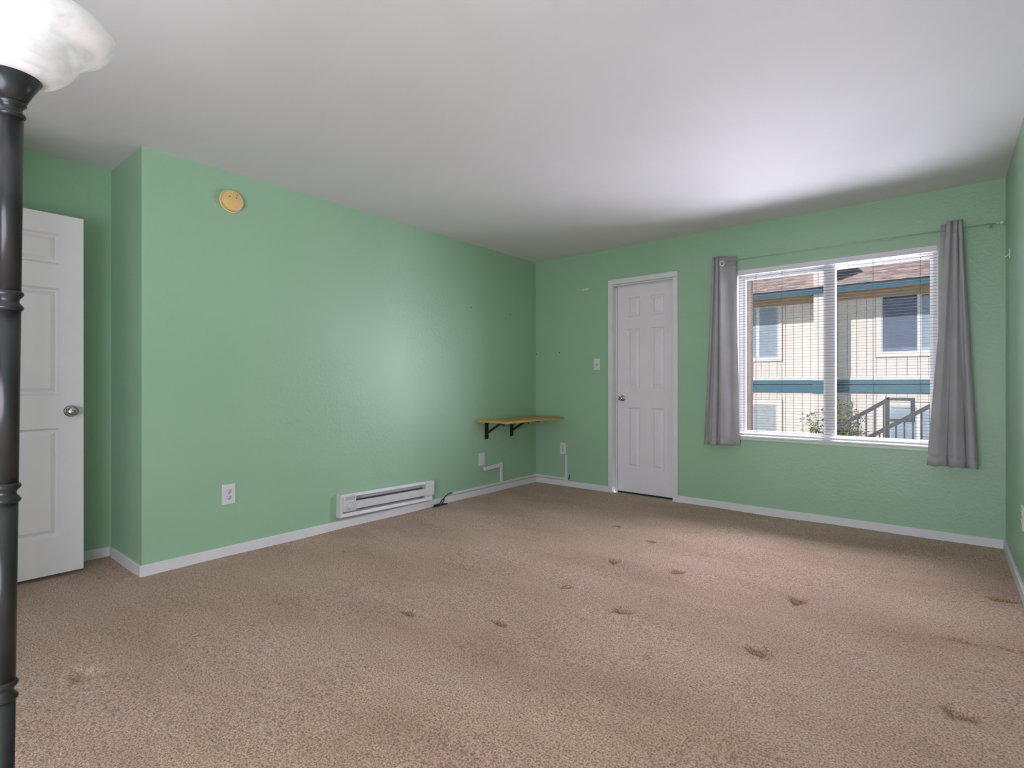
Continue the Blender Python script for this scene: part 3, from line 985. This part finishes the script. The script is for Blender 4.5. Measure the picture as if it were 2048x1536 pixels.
c2 = tag(MB().tube(catmull([(0.436, -0.010, 0.075), (0.446, -0.011, 0.085), (0.449, -0.011, 0.105), (0.448, -0.009, 0.128)], 6), 0.0042, 8).build('cord_stub', 'rubber'),
         'short black cord stub at the raceway end on the far wall', 'cord')

# ------------------------------------------------------------------ outside: court, neighbouring building, railings, post, shrub
GZ = -1.7
struct('floor_courtyard', MB().box(-14, 18, WT + 0.02, 26, GZ - 0.1, GZ), 'ground', 'pale concrete courtyard outside the window', 'ground')

ab = thing('apartment_building', 'cream apartment building with teal gutter seen through the window', 'building', (0, 0, 0))
FY = 11.0
EY, EZ = 10.30, 3.345           # gutter face, gutter underside
bw = MB()
bw.box(-5, 9, FY + 0.02, FY + 0.25, GZ, 3.50)
bw.build('wall', 'groove', ab)
WIN = {  # casing x0, x1, z0, z1
    'a': (-1.30, 0.148, 1.709, 3.31), 'b': (2.242, 4.30, 1.736, 3.335), 'c': (-1.30, 0.150, -0.70, 0.650), 'd': (2.43, 4.10, GZ, 0.640)}
# vertical siding boards, each a piece with a real gap
bd_u = MB().bbox(0.004, 0.199, FY - 0.006, FY + 0.03, 1.26, 3.42, 0.003).mesh('siding_board')
bd_l = MB().bbox(0.004, 0.199, FY - 0.006, FY + 0.03, GZ, 0.86, 0.003).mesh('siding_board')
for me in (bd_u, bd_l):
    me.materials.append(M['siding'])
x = -3.031
while x < 6.5:
    for me in (bd_u, bd_l):
        link('siding_board', me, ab).location = (x, 0, 0)
    x += 0.203
# belt between the storeys
MB().bbox(-5, 9, FY - 0.03, FY + 0.03, 1.185, 1.27, 0.004).build('cream_band', 'sidingtrim', ab)
MB().bbox(-5, 9, FY - 0.055, FY + 0.03, 1.082, 1.190, 0.006).build('belt_board', 'teal', ab)
MB().bbox(-5, 9, FY - 0.040, FY + 0.03, 0.870, 1.070, 0.006).build('belt_board', 'teal', ab)
MB().box(-5, 9, FY - 0.030, FY + 0.03, 1.066, 1.086).build('belt_gap', 'tealdark', ab)
# eave: soffit, fascia, gutter
MB().box(-5, 9, EY + 0.06, FY + 0.05, 3.40, 3.43).build('soffit', 'soffit', ab)
MB().bbox(-5, 9, FY - 0.05, FY + 0.02, 3.20, 3.40, 0.004).build('frieze_board', 'soffit', ab)
gu = MB().prism([(EY + 0.03, EZ), (EY + 0.095, EZ), (EY + 0.10, EZ + 0.115), (EY + 0.085, EZ + 0.115), (EY + 0.08, EZ + 0.02), (EY + 0.04, EZ + 0.015), (EY + 0.03, EZ + 0.05),
                 (EY + 0.004, EZ + 0.085), (EY + 0.004, EZ + 0.105), (EY - 0.006, EZ + 0.105), (EY - 0.008, EZ + 0.080), (EY + 0.015, EZ + 0.045)], 0, -5, 9).build('gutter', 'teal', ab)
MB().box(-5, 9, EY + 0.02, EY + 0.10, EZ + 0.125, EZ + 0.155).build('drip_edge', 'tealdark', ab)
# roof: shingle courses as stepped slabs
rf = MB()
SL = 0.42
for k in range(34):
    y0 = EY + 0.0 + k * 0.125
    z0 = EZ + 0.155 + k * 0.125 * SL
    rf.add([(-5, y0, z0), (9, y0, z0), (9, y0 + 0.15, z0 + 0.15 * SL - 0.012), (-5, y0 + 0.15, z0 + 0.15 * SL - 0.012),
            (-5, y0, z0 + 0.014), (9, y0, z0 + 0.014), (9, y0 + 0.15, z0 + 0.15 * SL), (-5, y0 + 0.15, z0 + 0.15 * SL)],
           [(0, 3, 2, 1), (4, 5, 6, 7), (0, 1, 5, 4), (1, 2, 6, 5), (2, 3, 7, 6), (3, 0, 4, 7)])
rf.build('roof', 'shingle', ab)
# chimney chase rising past the eave
ch = MB().bbox(0.985, 1.330, EY + 0.115, FY + 0.3, GZ, 4.70, 0.006).build('chimney_chase', 'sidingtrim', ab)
MB().box(1.085, 1.092, EY + 0.110, EY + 0.118, GZ, 4.6).build('joint_line', 'groove', ch)
for z0_, z1_, o_ in ((1.070, 1.178, 0.03), (0.845, 1.058, 0.018)):
    MB().bbox(0.985 - o_, 1.330 + o_, EY + 0.115 - o_, FY + 0.02, z0_, z1_, 0.006).build('belt_board', 'teal', ch)
MB().bbox(0.95, 1.37, EY + 0.08, FY + 0.34, 4.70, 4.76, 0.01).build('chase_cap', 'teal', ch)


def far_window(x0, x1, z0, z1, mull, curtain_z=None, tilt=0, glass='glassblue', trim=0.10, dark_left=False):
    w = MB()
    yf = FY - 0.030
    ring(w, x0, x1, z0, z1, trim, yf, FY + 0.02)
    wo = w.build('window', 'sidingtrim', ab)
    MB().box(x0 - 0.012, x1 + 0.012, FY - 0.012, FY + 0.0, z0 - 0.012, z1 + 0.012).build('caulk_line', 'groove', wo)
    f = MB()
    ring(f, x0 + trim, x1 - trim, z0 + trim, z1 - trim, 0.03, FY - 0.020, FY + 0.015)
    if mull:
        f.bbox(mull - 0.045, mull + 0.045, FY - 0.024, FY + 0.01, z0 + trim, z1 - trim, 0.004)
    f.build('sash', 'vinyl', wo)
    MB().box(x0 + trim, x1 - trim, FY - 0.011, FY - 0.010, z0 + trim, z1 - trim).build('room_dark_sheet', 'room', wo)  # dark sheet standing in for the unlit room behind the glass
    # curtain: gathered cloth just behind the glass
    if curtain_z is not None:
        segs = []
        n_ = int((x1 - x0 - 2 * trim) / 0.028)
        vs_, fs_ = [], []
        zt, zb = curtain_z
        for i in range(n_ + 1):
            xx = x0 + trim + 0.02 + (x1 - x0 - 2 * trim - 0.04) * i / n_
            yy = FY - 0.0162 + 0.0034 * math.sin(i * 1.1) + 0.0012 * math.sin(i * 0.37)
            vs_ += [(xx, yy, zb), (xx, yy, zt)]
        for i in range(n_):
            fs_.append((2 * i, 2 * i + 2, 2 * i + 3, 2 * i + 1))
        MB().add(vs_, fs_, True).build('curtain', 'curtain_white', wo)
    MB().box(x0 + trim, x1 - trim, FY - 0.0225, FY - 0.0215, z0 + trim, z1 - trim).build('pane', glass, wo)
    if dark_left:
        MB().box(x0 + trim + 0.02, mull - 0.03, FY - 0.0265, FY - 0.0255, z0 + trim + 0.02, z1 - trim - 0.02).build('insect_screen', 'screen', wo)
    return wo


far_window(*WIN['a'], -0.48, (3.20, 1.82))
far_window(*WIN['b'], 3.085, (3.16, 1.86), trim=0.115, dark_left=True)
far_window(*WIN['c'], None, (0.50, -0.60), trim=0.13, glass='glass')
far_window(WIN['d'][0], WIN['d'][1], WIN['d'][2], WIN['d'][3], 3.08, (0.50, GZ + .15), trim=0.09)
MB().bbox(2.385, 2.425, FY - 0.08, FY - 0.03, GZ, 0.80, 0.008).build('downspout', 'vinyl', ab)


# stair railings in the court
def railing(label, y, x0, z0, x1, z1, sp, drop, loop=None, px=0.042):
    t = thing('stair_railing', label, 'railing', (0, 0, 0), group='black stair railings')
    sl_ = (z1 - z0) / (x1 - x0)
    hw = px / 2
    MB().prism([(x0, z0 - hw), (x1, z1 - hw), (x1, z1 + hw), (x0, z0 + hw)], 1, y - 0.02, y + 0.02).build('handrail', 'black', t)
    MB().prism([(x0, z0 - drop - 0.09), (x1, z1 - drop - 0.09), (x1, z1 - drop + 0.09), (x0, z0 - drop + 0.09)], 1, y - 0.025, y + 0.025).build('stringer', 'black', t)
    x = x1 - sp * 0.62
    while x > x0 + 0.02:
        zt = z0 + (x - x0) * sl_
        MB().box(x - 0.010, x + 0.010, y - 0.010, y + 0.010, zt - drop, zt - 0.005).build('baluster', 'black', t)
        x -= sp
    for xx in (x0 + 0.03, x1 - 0.022):
        zt = z0 + (xx - x0) * sl_
        MB().bbox(xx - 0.026, xx + 0.026, y - 0.026, y + 0.026, GZ, zt, 0.004).build('post', 'black', t)
    if loop:
        lx, zl = loop
        MB().bbox(x1 - 0.03, lx, y - 0.02, y + 0.02, z1 - 0.020, z1 + 0.022, 0.004).build('handrail', 'black', t)
        MB().bbox(lx - 0.050, lx, y - 0.026, y + 0.026, zl - 0.02, z1 + 0.015, 0.004).build('post', 'black', t)
        MB().bbox(x1 - 0.03, lx, y - 0.02, y + 0.02, zl - 0.02, zl + 0.018, 0.004).build('handrail', 'black', t)
    return t


railing('black stair railing ending in a squared loop outside the window', 4.60, 1.30, -0.250, 2.920, 0.868, 0.105, 0.78, (3.217, 0.567), 0.068)
railing('black stair railing in front, running up behind the right curtain', 4.20, 1.70, -0.350, 4.930, 1.837, 0.0925, 0.78, None, 0.064)

post = tag(MB().bbox(0.924, 1.043, 4.60, 4.72, GZ, 3.6, 0.008).build('porch_post', 'brown'), 'dark brown wooden post outside the left edge of the window', 'post')

# flowering shrub against the building
sh = thing('shrub', 'loose green shrub growing in front of the cream building', 'shrub', (1.55, 9.55, GZ))
stems = MB()
tips = []
for i in range(46):
    a = random.uniform(0, 2 * PI)
    sp_ = random.uniform(0.1, 0.72)
    hgt = random.uniform(1.55, 2.5) * (1 - 0.30 * sp_)
    p0 = Vector((random.uniform(-.12, .12), random.uniform(-.1, .1), 0))
    p3 = Vector((sp_ * math.cos(a) + 0.05, sp_ * 0.55 * math.sin(a), hgt))
    p1 = p0.lerp(p3, 0.4) + Vector((0, 0, 0.2))
    pts = catmull([p0, p1, p3], 6)
    stems.tube(pts, [0.010 * (1 - 0.8 * k / (len(pts) - 1)) for k in range(len(pts))], 5)
    tips.append(pts)
stems.build('stem', 'twig', sh)
for nm, mat, cnt in (('foliage', 'leaf', 5200), ('foliage', 'leafpale', 3000)):
    lf = MB()
    for i in range(cnt):
        pts = random.choice(tips)
        k = min(len(pts) - 1, int(len(pts) * random.uniform(0.35, 1.02)))
        c = pts[k] + Vector((random.gauss(0, .07), random.gauss(0, .06), random.gauss(0, .06)))
        u = Vector((random.gauss(0, 1), random.gauss(0, 1), random.gauss(0, 0.7))).normalized()
        w_ = u.cross(Vector((random.gauss(0, 1), random.gauss(0, 1), random.gauss(0, 1)))).normalized()
        ln, wd = random.uniform(0.024, 0.046), random.uniform(0.010, 0.019)
        lf.add([c - u * ln, c + w_ * wd, c + u * ln, c - w_ * wd], [(0, 1, 2, 3)])
    tag(lf.build(nm, mat, sh), kind='stuff')
